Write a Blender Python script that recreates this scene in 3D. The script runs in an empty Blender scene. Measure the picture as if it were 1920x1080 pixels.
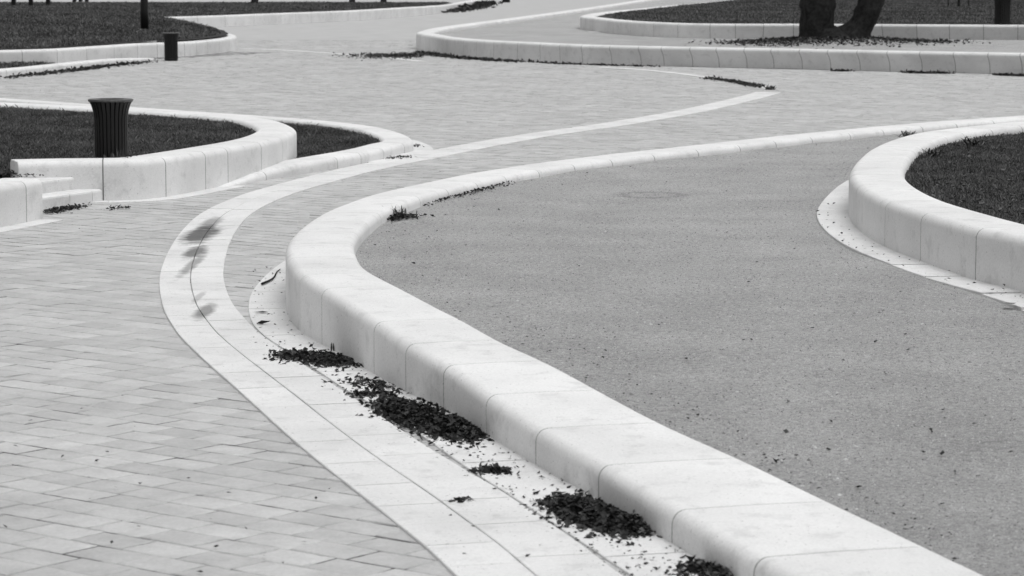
import bpy, bmesh, math, random
import numpy as np
from mathutils import Vector, noise

random.seed(7)
rng = np.random.default_rng(7)
S = bpy.context.scene
COL = S.collection

# ------------------------------------------------------------------ camera
CAM_H, FPX, HOR = 2.87, 5200.0, -60.0          # eye height (m), focal length (px of 1920), horizon row
PITCH = math.atan((540 - HOR) / FPX)
cd = bpy.data.cameras.new('camera')
cam = bpy.data.objects.new('camera', cd); COL.objects.link(cam)
cam.location = (0, 0, CAM_H)
cam.rotation_euler = (math.pi / 2 - PITCH, 0, 0)
cd.sensor_width = 36; cd.lens = 36 * FPX / 1920
cd.clip_start = 0.5; cd.clip_end = 3000
cd.dof.use_dof = True; cd.dof.focus_distance = 27; cd.dof.aperture_fstop = 5.6
S.camera = cam

# ------------------------------------------------------------------ world, sun, exposure
SUN_EL, SUN_AZ = math.radians(76), math.radians(115)      # azimuth clockwise from +Y
W = bpy.data.worlds.new('World'); S.world = W; W.use_nodes = True
nt = W.node_tree; nt.nodes.clear()
sky = nt.nodes.new('ShaderNodeTexSky'); sky.sky_type = 'NISHITA'; sky.sun_disc = False
sky.sun_elevation = SUN_EL; sky.sun_rotation = SUN_AZ
sky.air_density = 1.0; sky.dust_density = 4.0
bw = nt.nodes.new('ShaderNodeRGBToBW')                    # overcast, colourless light
bg = nt.nodes.new('ShaderNodeBackground'); bg.inputs['Strength'].default_value = 0.15
ow = nt.nodes.new('ShaderNodeOutputWorld')
nt.links.new(sky.outputs[0], bw.inputs[0]); nt.links.new(bw.outputs[0], bg.inputs[0]); nt.links.new(bg.outputs[0], ow.inputs[0])
sl = bpy.data.lights.new('sun', 'SUN'); sl.energy = 0.6; sl.angle = math.radians(60); sl.color = (1, 1, 1)
so = bpy.data.objects.new('sun', sl); COL.objects.link(so)
sd = Vector((math.sin(SUN_AZ) * math.cos(SUN_EL), math.cos(SUN_AZ) * math.cos(SUN_EL), math.sin(SUN_EL)))
so.rotation_euler = sd.to_track_quat('Z', 'Y').to_euler()
so.location = (20, 20, 40)
S.view_settings.view_transform = 'Standard'; S.view_settings.look = 'None'
S.view_settings.gamma = 1; S.view_settings.use_curve_mapping = False
S.view_settings.exposure = 0.3

# ------------------------------------------------------------------ helpers
CP, SP = math.cos(PITCH), math.sin(PITCH)
def at(px, py, z=0.0):
    """point of the plane at height z seen at photograph pixel (px, py)"""
    u = (px - 960) / FPX; v = (540 - py) / FPX
    dx, dy, dz = u, CP + v * SP, -SP + v * CP
    t = (z - CAM_H) / dz
    return (dx * t, dy * t)
def depth_at(px, py, d):
    return None

def spline(P, step):
    """centripetal Catmull-Rom through rows of P (first two columns are x, y), resampled at even arc length"""
    P = np.array(P, float)
    Q = np.vstack([2 * P[0] - P[1], P, 2 * P[-1] - P[-2]])
    out = []
    for i in range(1, len(Q) - 2):
        p0, p1, p2, p3 = Q[i - 1], Q[i], Q[i + 1], Q[i + 2]
        t0 = 0; t1 = t0 + max(1e-4, np.hypot(*(p1 - p0)[:2])) ** .5
        t2 = t1 + max(1e-4, np.hypot(*(p2 - p1)[:2])) ** .5
        t3 = t2 + max(1e-4, np.hypot(*(p3 - p2)[:2])) ** .5
        for t in np.linspace(t1, t2, 24, endpoint=False):
            A1 = (t1 - t) / (t1 - t0) * p0 + (t - t0) / (t1 - t0) * p1
            A2 = (t2 - t) / (t2 - t1) * p1 + (t - t1) / (t2 - t1) * p2
            A3 = (t3 - t) / (t3 - t2) * p2 + (t - t2) / (t3 - t2) * p3
            B1 = (t2 - t) / (t2 - t0) * A1 + (t - t0) / (t2 - t0) * A2
            B2 = (t3 - t) / (t3 - t1) * A2 + (t - t1) / (t3 - t1) * A3
            out.append((t2 - t) / (t2 - t1) * B1 + (t - t1) / (t2 - t1) * B2)
    out.append(P[-1]); out = np.array(out)
    s = np.concatenate([[0], np.cumsum(np.hypot(*np.diff(out[:, :2], axis=0).T))])
    n = max(2, int(s[-1] / step) + 1)
    ss = np.linspace(0, s[-1], n)
    return np.stack([np.interp(ss, s, out[:, k]) for k in range(out.shape[1])], 1)

def smooth(a, n, k=3):
    a = a.copy()
    for _ in range(n):
        b = a.copy(); b[1:-1] = (a[:-2] + 2 * a[1:-1] + a[2:]) / 4; a = b
    return a

class Path:
    """a dense plan curve with extra columns"""
    def __init__(self, rows, step=.04, sm=0):
        self.D = spline(rows, step)
        if sm: self.D = smooth(self.D, sm)
        self.s = np.concatenate([[0], np.cumsum(np.hypot(*np.diff(self.D[:, :2], axis=0).T))])
        self.L = self.s[-1]
        T = np.gradient(self.D[:, :2], self.s, axis=0); T /= np.linalg.norm(T, axis=1)[:, None]
        self.T = T
        self.N = np.stack([T[:, 1], -T[:, 0]], 1)      # to the right of travel
    def ev(self, s):
        return np.array([np.interp(s, self.s, self.D[:, k]) for k in range(self.D.shape[1])])
    def nrm(self, s):
        n = np.array([np.interp(s, self.s, self.N[:, k]) for k in range(2)]); return n / np.linalg.norm(n)
    def nearest(self, x, y):
        return self.s[np.argmin((self.D[:, 0] - x) ** 2 + (self.D[:, 1] - y) ** 2)]
    def offset(self, o):
        return self.D[:, :2] + self.N * o

def link(o, parent=None):
    COL.objects.link(o)
    if parent is not None: o.parent = parent
    return o
def mesh_obj(name, V, F, mat, parent=None, shade=False, tone=None):
    me = bpy.data.meshes.new(name)
    me.from_pydata([tuple(map(float, v)) for v in V], [], F)
    if tone is not None:
        a = me.attributes.new('tone', 'FLOAT', 'POINT'); a.data.foreach_set('value', np.asarray(tone, np.float32))
    me.materials.append(mat)
    if shade: me.polygons.foreach_set('use_smooth', [True] * len(me.polygons))
    me.update()
    return link(bpy.data.objects.new(name, me), parent)
def fast_mesh(name, V, F, mat, parent=None, tone=None, smooth_=False):
    """V (n,3), F (m,k) arrays"""
    V = np.asarray(V, np.float32); F = np.asarray(F, np.int32); k = F.shape[1]
    me = bpy.data.meshes.new(name)
    me.vertices.add(len(V)); me.vertices.foreach_set('co', V.ravel())
    me.loops.add(F.size); me.loops.foreach_set('vertex_index', F.ravel())
    me.polygons.add(len(F)); me.polygons.foreach_set('loop_start', np.arange(0, F.size, k, dtype=np.int32))
    me.polygons.foreach_set('use_smooth', np.full(len(F), smooth_))
    if tone is not None:
        a = me.attributes.new('tone', 'FLOAT', 'POINT'); a.data.foreach_set('value', np.asarray(tone, np.float32))
    me.materials.append(mat); me.update(calc_edges=True)
    return link(bpy.data.objects.new(name, me), parent)
def thing(name, label, cat, loc=(0, 0, 0), rz=0, group=None):
    o = bpy.data.objects.new(name, None); o.empty_display_size = .2
    o.location = loc; o.rotation_euler = (0, 0, rz)
    link(o); return tag(o, label, cat, group)
def tag(o, label=None, cat=None, group=None, kind=None):
    if label: o['label'] = label
    if cat: o['category'] = cat
    if group: o['group'] = group
    if kind: o['kind'] = kind
    return o
def inside(poly, X, Y):
    """vectorised point in polygon"""
    X = np.asarray(X); Y = np.asarray(Y); r = np.zeros(X.shape, bool)
    P = np.asarray(poly); j = len(P) - 1
    for i in range(len(P)):
        xi, yi = P[i]; xj, yj = P[j]
        if yi != yj:
            c = ((yi > Y) != (yj > Y)) & (X < (xj - xi) * (Y - yi) / (yj - yi) + xi)
            r ^= c
        j = i
    return r

# ------------------------------------------------------------------ materials (black-and-white picture: neutral greys)
def new_mat(name, rough=.85):
    m = bpy.data.materials.new(name); m.use_nodes = True
    b = m.node_tree.nodes['Principled BSDF']; b.inputs['Roughness'].default_value = rough
    b.inputs['Specular IOR Level'].default_value = .25
    return m, m.node_tree, b
def N(t, typ, **kw):
    n = t.nodes.new(typ)
    for k, v in kw.items(): setattr(n, k, v)
    return n
def noise_n(t, co, scale, detail=4, rough=.55):
    n = N(t, 'ShaderNodeTexNoise'); n.inputs['Scale'].default_value = scale
    n.inputs['Detail'].default_value = detail; n.inputs['Roughness'].default_value = rough
    t.links.new(co, n.inputs['Vector']); return n.outputs['Fac']
def ramp(t, f, stops):
    r = N(t, 'ShaderNodeMapRange'); r.inputs['From Min'].default_value = stops[0]; r.inputs['From Max'].default_value = stops[1]
    r.inputs['To Min'].default_value = stops[2]; r.inputs['To Max'].default_value = stops[3]
    t.links.new(f, r.inputs['Value']); return r.outputs[0]
def mathn(t, op, a, b=None):
    n = N(t, 'ShaderNodeMath', operation=op)
    for i, v in enumerate((a, b)):
        if v is None: continue
        if isinstance(v, (int, float)): n.inputs[i].default_value = v
        else: t.links.new(v, n.inputs[i])
    return n.outputs[0]
def bump(t, b, h, strength, dist):
    n = N(t, 'ShaderNodeBump'); n.inputs['Strength'].default_value = strength; n.inputs['Distance'].default_value = dist
    t.links.new(h, n.inputs['Height']); t.links.new(n.outputs[0], b.inputs['Normal'])
def wpos(t):
    return N(t, 'ShaderNodeNewGeometry').outputs['Position']

def stone_mat(name, base, blocks=True, spots=(), speck=.5):
    m, t, b = new_mat(name, .8)
    P = wpos(t)
    f = ramp(t, noise_n(t, P, 1.1, 3), (.4, .7, 1.0, .88))              # broad clouding
    f = mathn(t, 'MULTIPLY', f, ramp(t, noise_n(t, P, 5, 5, .65), (.54, .70, 1.0, .84)))   # water marks
    f = mathn(t, 'MULTIPLY', f, ramp(t, noise_n(t, P, 60, 3, .7), (.3, .75, 1.05, .88)))
    f = mathn(t, 'MULTIPLY', f, ramp(t, noise_n(t, P, 55, 2, .5), (.68, .74, 1.0, speck)))  # dark flecks
    oi = N(t, 'ShaderNodeObjectInfo')
    f = mathn(t, 'MULTIPLY', f, ramp(t, oi.outputs['Random'], (0, 1, .955, 1.02)))
    for (x, y, rx, ry, k) in spots:                                     # damp stains on the gutter stones
        s = N(t, 'ShaderNodeVectorMath', operation='SUBTRACT'); t.links.new(P, s.inputs[0]); s.inputs[1].default_value = (x, y, 0)
        q = N(t, 'ShaderNodeVectorMath', operation='MULTIPLY'); t.links.new(s.outputs[0], q.inputs[0]); q.inputs[1].default_value = (1 / rx, 1 / ry, 0)
        l = N(t, 'ShaderNodeVectorMath', operation='LENGTH'); t.links.new(q.outputs[0], l.inputs[0])
        dd = mathn(t, 'ADD', l.outputs['Value'], ramp(t, noise_n(t, P, 6, 5, .6), (.3, .7, -.25, .25)))
        f = mathn(t, 'MULTIPLY', f, ramp(t, dd, (.55, 1.1, k, 1.0)))
    v = mathn(t, 'MULTIPLY', f, base)
    t.links.new(v, b.inputs['Base Color'])
    bump(t, b, noise_n(t, P, 70, 5, .75), .5, .006)
    return m
def tone_mat(name, lo, hi, rough=.9, attr=True, nscale=0, namp=.15, bscale=0):
    m, t, b = new_mat(name, rough)
    if attr:
        a = N(t, 'ShaderNodeAttribute', attribute_name='tone'); src = a.outputs['Fac']
    else:
        src = N(t, 'ShaderNodeObjectInfo').outputs['Random']
    v = ramp(t, src, (0, 1, lo, hi))
    P = wpos(t)
    if nscale:
        v = mathn(t, 'MULTIPLY', v, ramp(t, noise_n(t, P, nscale, 4, .6), (.3, .7, 1 - namp, 1 + namp)))
    t.links.new(v, b.inputs['Base Color'])
    if bscale: bump(t, b, noise_n(t, P, bscale, 5, .65), .5, .006)
    return m

def paver_mat(name, attr):
    m, t, b = new_mat(name, .75)
    src = N(t, 'ShaderNodeAttribute', attribute_name='tone').outputs['Fac'] if attr else N(t, 'ShaderNodeObjectInfo').outputs['Random']
    P = wpos(t)
    v = ramp(t, src, (0, 1, .435, .53))
    v = mathn(t, 'MULTIPLY', v, ramp(t, noise_n(t, P, .5, 3), (.3, .7, .93, 1.05)))
    v = mathn(t, 'MULTIPLY', v, ramp(t, noise_n(t, P, 3.5, 6, .68), (.3, .72, 1.09, .83)))
    v = mathn(t, 'MULTIPLY', v, ramp(t, noise_n(t, P, 45, 4, .7), (.35, .75, 1.04, .86)))
    t.links.new(v, b.inputs['Base Color'])
    bump(t, b, noise_n(t, P, 9, 7, .62), .8, .02)
    return m
M = {}
M['stone'] = stone_mat('pale_limestone', .76)
M['mortar'] = tone_mat('mortar', .13, .2, attr=False, nscale=20)
M['paver'] = paver_mat('paving_stone', False)
M['paver_field'] = paver_mat('paving_stone_field', True)

def joint_mat():
    m, t, b = new_mat('joint_soil', .95)
    P = wpos(t)
    v = ramp(t, noise_n(t, P, 2.2, 4, .6), (.42, .53, .035, .40))
    v = mathn(t, 'MULTIPLY', v, ramp(t, noise_n(t, P, 40, 3), (.3, .7, .7, 1.2)))
    t.links.new(v, b.inputs['Base Color']); return m
M['joint'] = joint_mat()
def gravel_mat():
    m, t, b = new_mat('compacted_gravel', .95)
    P = wpos(t)
    v = ramp(t, noise_n(t, P, 110, 3, .75), (.3, .72, .68, .23))
    v = mathn(t, 'MULTIPLY', v, ramp(t, noise_n(t, P, 28, 4, .7), (.35, .72, 1.12, .62)))
    v = mathn(t, 'MULTIPLY', v, ramp(t, noise_n(t, P, .9, 5, .6), (.3, .7, 1.12, .84)))
    v = mathn(t, 'MULTIPLY', v, ramp(t, noise_n(t, P, 20, 5, .75), (.57, .72, 1.04, .6)))
    vo = N(t, 'ShaderNodeTexVoronoi'); vo.inputs['Scale'].default_value = 90; t.links.new(P, vo.inputs['Vector'])
    v = mathn(t, 'MULTIPLY', v, ramp(t, vo.outputs['Distance'], (.0, .6, 1.15, .8)))
    # worn ring over a buried cover
    x, y = at(1222, 365, .32)
    s = N(t, 'ShaderNodeVectorMath', operation='SUBTRACT'); t.links.new(P, s.inputs[0]); s.inputs[1].default_value = (x, y, 0)
    q = N(t, 'ShaderNodeVectorMath', operation='MULTIPLY'); t.links.new(s.outputs[0], q.inputs[0]); q.inputs[1].default_value = (1 / .42, 1 / .5, 0)
    l = N(t, 'ShaderNodeVectorMath', operation='LENGTH'); t.links.new(q.outputs[0], l.inputs[0])
    dd = mathn(t, 'ABSOLUTE', mathn(t, 'SUBTRACT', mathn(t, 'ADD', l.outputs['Value'], ramp(t, noise_n(t, P, 12, 4, .7), (.3, .7, -.25, .25))), .8))
    v = mathn(t, 'MULTIPLY', v, ramp(t, dd, (.05, .3, .72, 1.0)))
    t.links.new(v, b.inputs['Base Color'])
    bump(t, b, noise_n(t, P, 45, 6, .8), 1.0, .02)
    return m
M['gravel'] = gravel_mat()
M['soil'] = tone_mat('lawn_soil', .02, .035, attr=False, nscale=6, namp=.5, bscale=30)
M['grass'] = tone_mat('grass_blade', .02, .23, rough=.7)
M['leaf'] = tone_mat('dead_leaf', .008, .085, rough=.6)
M['pebble'] = tone_mat('pebble', .12, .58, rough=.8)
M['metal'] = tone_mat('dark_painted_metal', .008, .012, rough=.42, attr=False)
M['metal_rim'] = tone_mat('worn_metal_rim', .06, .09, rough=.35, attr=False, nscale=20, namp=.4)
M['bark'] = tone_mat('bark', .016, .03, rough=.95, attr=False, nscale=9, namp=.6, bscale=22)
M['wood'] = tone_mat('grey_wood', .05, .09, rough=.8, attr=False, nscale=8, namp=.3)
SPOTS = []
for (px, py, rx, ry, k) in ((377, 441, .2, 1.15, .2), (394, 421, .12, 1.0, .5), (366, 474, .12, .7, .3), (362, 497, .07, 1.3, .5),
                            (384, 586, .09, .6, .4), (372, 560, .04, .5, .7)):
    x, y = at(px, py); SPOTS.append((x, y, rx, ry, k))
M['band'] = stone_mat('pale_limestone_setts', .72, spots=SPOTS, speck=.42)

# ------------------------------------------------------------------ wall builder
def profile(H, T, r, uc, inset=0.0):
    """outline of the wall across its width: u from the outer face to the inner face, w up; uc = undercut of the outer face"""
    if inset:
        return [(u + inset, w) for (u, w) in profile(H - inset, T - 2 * inset, max(.01, min(r, H * .48) - inset), uc)]
    r = min(r, H * .48)
    pts = []
    def off(w): return uc * (1 - max(0, min(1, w / max(H - r, 1e-3))) ** 2.6)
    nf = 6
    for k in range(nf):
        w = (H - r) * k / nf; pts.append((off(w), w))
    for k in range(6):
        a = math.pi / 2 * k / 5; pts.append((r - r * math.cos(a), H - r + r * math.sin(a)))
    pts.append((T * .5, H + .004))
    for k in range(6):
        a = math.pi / 2 * k / 5; pts.append((T - r + r * math.sin(a), H - r + r * math.cos(a)))
    pts.append((T, 0))
    return pts

def sweep(path, s0, s1, side, thick, rad, step, inset=0.0, gap=0.0):
    n = max(2, int((s1 - s0) / step) + 1)
    ss = list(np.linspace(s0 + gap, s1 - gap, n)); ins = [inset] * n
    if gap:                                                       # eased arris at each end of the block
        e = .007
        ss = [s0 + gap] + [s0 + gap + e] + ss[1:-1] + [s1 - gap - e] + [s1 - gap]
        ins = [.008] + [0] * (len(ss) - 2) + [.008]
    V, F = [], []
    for s, i_ in zip(ss, ins):
        x, y, zb, zt, uc = path.ev(s)[:5]
        n2 = path.nrm(s) * side
        pr = profile(zt - zb, thick(y) if callable(thick) else thick, rad, uc, i_)
        for (u, w) in pr: V.append((x + n2[0] * u, y + n2[1] * u, zb + w))
    k = len(pr); n0 = len(ss)
    fl = (lambda f: f) if side < 0 else (lambda f: f[::-1])
    a0, a1 = (1, n0 - 2) if gap else (0, n0 - 1)
    for a in range(a0, a1):
        for b in range(k - 1):
            F.append(fl((a * k + b, a * k + b + 1, (a + 1) * k + b + 1, (a + 1) * k + b)))
    if gap:                                                        # eased ends and caps keep their own normals
        for a, b_ in ((0, 1), (n0 - 2, n0 - 1)):
            o = len(V); V += V[a * k:(a + 1) * k]; V += V[b_ * k:(b_ + 1) * k]
            for b in range(k - 1): F.append(fl((o + b, o + b + 1, o + k + b + 1, o + k + b)))
    for a, rev in ((0, True), (n0 - 1, False)):
        o = len(V); V += V[a * k:(a + 1) * k]; e = tuple(range(o, o + k))
        F.append(fl(e[::-1] if rev else e))
    return V, F

def rows_of(pts):
    """(px, py, zref, zbase, ztop, undercut) -> world rows"""
    R = []
    for p in pts:
        x, y = at(p[0], p[1], p[2]); R.append((x, y, p[3], p[4], p[5] if len(p) > 5 else 0.0))
    return R

def wall(name, label, cat, pts, side, thick, rad, joints=None, block=1.1, step=.1, sm=0, gap=.0035, group=None):
    P = Path(rows_of(pts), sm=sm)
    root = thing(name, label, cat, (P.D[len(P.D) // 2][0], P.D[len(P.D) // 2][1], P.D[len(P.D) // 2][2]), 0, group)
    js = []
    if joints:
        js = sorted(P.nearest(*at(*j)) for j in joints)
    # fill the stretches without a traced joint
    allj = [0.0]
    for j in js + [P.L]:
        L = j - allj[-1]
        if L > block * 1.9:
            n = int(round(L / block)); a = allj[-1]
            for q in range(1, n): allj.append(a + L * q / n + random.uniform(-.05, .05))
            allj.append(j)
        elif L > .12: allj.append(j)
    if allj[-1] < P.L - 1e-6: allj[-1] = P.L
    loc = np.array(root.location)
    for a, b in zip(allj[:-1], allj[1:]):
        V, F = sweep(P, a, b, side, thick, rad, step, gap=gap)
        mesh_obj('stone_block', np.array(V) - loc, F, M['stone'], root, True)
    V, F = sweep(P, 0.01, P.L - .01, side, thick, rad, step, inset=.003)
    mesh_obj('mortar_core', np.array(V) - loc, F, M['mortar'], root, True)
    return P, root

def rest(o):   # smooth shading without smearing over the block ends
    pass

# ------------------------------------------------------------------ walls: traced plan curves
def zA(d):      # the top of the long low wall sinks towards the near end
    return float(np.interp(d, [9, 12, 13.8, 15, 16, 17, 18, 19.5, 21.5, 23.5, 28, 35, 60], [.14, .16, .18, .2, .22, .26, .30, .38, .45, .48, .45, .40, .40]))
def zGrav(X, Y):
    return np.interp(Y, [9, 12, 14, 16, 18, 19.5, 21.5, 24, 30, 36, 60], [.06, .08, .1, .13, .19, .26, .31, .33, .32, .31, .31])
A_pts = []
for (x, y) in [(1800, 1330), (1620, 1230), (1480, 1150), (1353, 1077), (1258, 1021), (1120, 938), (1003.5, 873), (911, 817), (831, 768), (761, 737), (702.7, 703), (667, 683),
               (603, 646), (574, 630), (551, 612), (540, 592), (536, 570)]:
    X, Y = at(x, y, 0); A_pts.append((x, y, 0, 0, zA(Y)))
for (x, y) in [(539, 452), (560, 429), (583, 412), (610, 396.5), (647, 382), (687, 368), (733, 356.5), (800, 342), (857, 330), (933, 317),
               (1000, 307), (1140, 290), (1280, 275), (1397, 262), (1513, 250), (1630, 239), (1747, 229), (1824, 223.5), (1920, 217), (2050, 209), (2250, 198)]:
    z = .42
    for _ in range(6):
        X, Y = at(x, y, z); z = zA(Y) - .012
    A_pts.append((x, y, z, 0, zA(Y)))
A_j = [(561, 622, 0), (602, 646, 0), (702, 703, 0), (761, 737, 0), (831, 768, 0), (911, 817, 0), (1003.5, 873, 0), (1120, 938, 0), (1258, 1021, 0)]
A, wA = wall('curved_stone_wall', 'long low white stone wall snaking round the gravel bed with leaf piles at its foot', 'wall',
             A_pts, +1, lambda y: float(np.interp(y, [11, 13, 14.5, 16, 18, 20, 22.5], [.92, .90, .86, .80, .72, .65, .60])), .075, A_j, 1.15, sm=60, gap=.0035)

B_pts = [(2150, 630, .32, .25, .76), (1920, 551, .32, .25, .76), (1829, 528.5, .32, .25, .76), (1726, 494, .32, .25, .76), (1658, 467, .32, .25, .76),
         (1612, 437, .32, .25, .76), (1594, 415, .32, .25, .76), (1590.5, 400, .32, .25, .76)]
B_pts += [(x, y, .74, .25, .76) for (x, y) in [(1598, 311), (1612, 295), (1630, 281), (1669, 264), (1723, 250), (1785, 242), (1850, 235), (1950, 226), (2100, 214)]]
B, wB = wall('curved_stone_wall', 'tall white stone seat wall standing on the gravel and holding up a leafy lawn', 'wall', B_pts, +1, .58, .085,
             [(1617, 440, .32), (1658, 467, .32), (1726, 494, .32), (1829, 528.5, .32)], 1.0, sm=50, gap=.0035)

C_pts = [(35, 380, 0, 0, .5), (110, 378, 0, 0, .5), (192, 377, 0, 0, .5), (233, 376.5, 0, 0, .5), (267, 375, 0, 0, .5), (313, 369.5, 0, 0, .5), (387, 356, 0, 0, .5),
         (428, 348, 0, 0, .5), (490, 335, 0, 0, .5), (530, 323, 0, 0, .5), (554, 309, 0, 0, .5)]
C_pts += [(x, y, .48, 0, .5) for (x, y) in [(556, 243), (533, 231.5), (500, 224), (420, 216), (333, 210), (250, 205), (163, 200.5), (0, 193), (-160, 187)]]
C, wC = wall('curved_stone_wall', 'white stone wall round the lawn, its rounded corner beside the two steps', 'wall', C_pts, -1, .60, .085,
             [(192, 377, 0), (313, 369.5, 0), (387, 356, 0), (428, 348, 0), (490, 335, 0), (530, 323, 0)], 1.3, sm=24)

D_pts = [(420, 352, 0, -.05, .012), (460, 345, 0, -.05, .06), (500, 337, 0, -.05, .11), (567, 326.5, 0, -.05, .15), (633, 315, 0, -.05, .16), (680, 306.5, 0, -.05, .16), (720, 298, 0, -.05, .16), (752, 289, 0, -.05, .16)]
D_pts += [(x, y, .14, -.05, .16) for (x, y) in [(772, 268), (775.5, 264.3), (767, 256.5), (740, 247), (700, 238), (633, 230), (567, 224), (500, 219.5), (400, 212.5), (250, 202), (120, 193), (0, 185), (-160, 176)]]
D, wD = wall('low_stone_curb', 'low rounded white stone curb round the crescent of grass outside the lawn wall', 'curb', D_pts, -1, .52, .075,
             [(720, 298, 0), (633, 315, 0), (677, 307, 0), (500, 337, 0)], 1.3, sm=20)

E_pts = [(-160, 457, 0, 0, .47), (0, 427.5, 0, 0, .47), (50, 418, 0, 0, .47), (81, 411.5, 0, 0, .47)]
E, wE = wall('stone_end_wall', 'blunt white stone wall end on the near side of the two steps', 'wall', E_pts, -1, .55, .08, [(51, 418, 0)], 1.2)

def G_row(x, y, z, uc): return (x, y, z, 0, .57, uc)
G_pts = [G_row(2150, 144, 0, .21), G_row(1920, 139.5, 0, .21), G_row(1700, 135, 0, .21), G_row(1500, 130, 0, .21), G_row(1280, 125, 0, .2), G_row(1193, 123, 0, .17), G_row(1080, 119.5, 0, .05), G_row(970, 113.5, 0, 0),
         G_row(894, 109, 0, 0), G_row(838, 103.5, 0, 0), G_row(806, 97.5, 0, 0)]
G_pts += [(x, y, .55, 0, .57, 0) for (x, y) in [(780.5, 62.5), (788, 59), (807, 54), (840, 49), (890, 42.5), (973, 32), (1073, 18.5), (1140, 9), (1207, -1), (1290, -12)]]
G, wG = wall('curved_stone_wall', 'far white stone wall with undercut face curving round the gravel under the tree', 'wall', G_pts, +1, .60, .09,
             [((1280 + k / 3), 125 + (k / 3) * .0215, 0) for k in (36, 188, 343, 501, 663, 831, 1003, 1180, 1357, 1545, 1735, 1915)] +
             [(1240, 124, 0), (1196, 123, 0), (1010, 116, 0), (970, 113.5, 0), (928, 111, 0), (894, 109, 0), (863, 107, 0), (838, 103.5, 0), (815, 99, 0)], 1.0, step=.1, sm=60)

H_b, H_t = .40, .93
def H_row(x, y, z, uc): return (x, y, z, H_b, H_t, uc)
H_pts = [H_row(2150, 76, .42, .21), H_row(1913, 75, .42, .21), H_row(1723, 74, .42, .21), H_row(1500, 72.5, .42, .21), H_row(1380, 72.5, .42, .10), H_row(1323, 72, .42, .02), H_row(1270, 71, .42, 0),
         H_row(1225, 69, .42, 0), H_row(1183, 66.5, .42, 0), H_row(1150, 63.5, .42, 0), H_row(1110, 58, .42, 0)]
H_pts += [(x, y, H_t - .02, H_b, H_t, 0) for (x, y) in [(1088, 31.5), (1094, 28.5), (1107, 26), (1140, 22), (1207, 15.5), (1280, 8.5), (1347, 3), (1413, -3), (1500, -11)]]
H, wH = wall('curved_stone_wall', 'white stone wall behind the forked tree, edging the far leaf-strewn lawn', 'wall', H_pts, +1, .62, .09,
             [((1280 + k / 3), 72.5, .42) for k in (135, 295, 455, 622, 1140, 1330, 1515, 1700, 1885)] + [(1270, 71, .42), (1225, 69, .42), (1183, 66.5, .42), (1150, 63.5, .42)], 1.2, step=.1, sm=60)

I_pts = [(-160, 129, 0, 0, .5), (0, 125, 0, 0, .5), (108, 121.5, 0, 0, .5), (163, 117.5, 0, 0, .5), (215, 113.5, 0, 0, .5), (258, 110, 0, 0, .5), (295, 108, 0, 0, .5), (347, 106, 0, 0, .5), (390, 102.5, 0, 0, .5), (425, 98, 0, 0, .5), (443, 93.5, 0, 0, .5)]
I_pts = [p[:4] + (.47,) for p in I_pts] + [(x, y, .45, 0, .47) for (x, y) in [(441, 66), (430, 63.5), (405, 61.5), (370, 59.5), (320, 57)]]
I, wI = wall('curved_stone_wall', 'white stone wall round the dark grassy mound behind the far litter bin', 'wall', I_pts, -1, .60, .085,
             [(46, 124, 0), (109, 121.5, 0), (163, 117.5, 0), (214, 113.5, 0), (258, 110, 0), (294, 108, 0), (346, 106, 0), (368, 104.5, 0), (390, 102.5, 0), (411, 100, 0), (429, 97, 0)], 1.1, step=.1, sm=30)

J_pts = [(-160, 156, 0, -.05, .16), (0, 142.5, 0, -.05, .16), (67, 136.5, 0, -.05, .16), (150, 127.5, 0, -.05, .16), (233, 118.5, 0, -.05, .14), (290, 112, 0, -.05, .05)]
J, wJ = wall('low_stone_curb', 'low white stone curb in front of the mound wall, dark leaves along it', 'curb', J_pts, -1, .5, .075, None, 1.3, step=.1)

K_pts = [(150, 59, 0, 0, .56), (340, 53.5, 0, 0, .56), (423, 50.5, 0, 0, .56), (527, 45.5, 0, 0, .56), (628, 41, 0, 0, .56), (675, 38.5, 0, 0, .56), (757, 32.5, 0, 0, .56), (823, 25.5, 0, 0, .5), (873, 15, 0, 0, .42), (902, 8, 0, 0, .4), (918, 3, 0, 0, .4), (932, -3, 0, 0, .4)]
K, wK = wall('curved_stone_wall', 'distant white stone wall edging the flat lawn beyond the paving', 'wall', K_pts, -1, .6, .085,
             [(317, 54, 0), (370, 52.5, 0), (422, 50.5, 0), (474, 48, 0), (527, 45.5, 0), (580, 43, 0), (628, 41, 0), (675, 38.5, 0), (717, 35.5, 0), (757, 32.5, 0), (793, 29, 0)], 1.9, step=.1, sm=20)

# ------------------------------------------------------------------ polygons of the raised beds
def poly(P, off, side, extra):
    return np.vstack([P.offset(off * side), np.array(extra)])
polyA_out = poly(A, .25, 1, [(40, 75), (40, 5)])
polyA_mid = poly(A, .30, 1, [(40, 75), (40, 5)])
polyB_mid = poly(B, .30, 1, [(30, 60), (30, 10)])
polyB_out = poly(B, .28, 1, [(30, 60), (30, 10)])
polyC_mid = poly(C, .30, -1, [(-20, 60), (-20, 38), (-8.2, C.D[0, 1] + .3)])
polyD_mid = poly(D, .26, -1, [(-20, 60), (-10, 46), (-4.3, 38.5)])
polyG_out = poly(G, .25, 1, [(120, 330), (120, 60)])
polyG_mid = poly(G, .30, 1, [(120, 330), (120, 60)])
polyH_mid = poly(H, .31, 1, [(120, 330), (120, 80)])
polyI_mid = poly(I, .30, -1, [(-80, 145), (-80, 70)])
polyIJ = poly(J, .25, -1, [(-8, 95), (-80, 140), (-80, 60)])
polyK_mid = poly(K, .30, -1, [(-80, 225), (-80, 120)])

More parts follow.
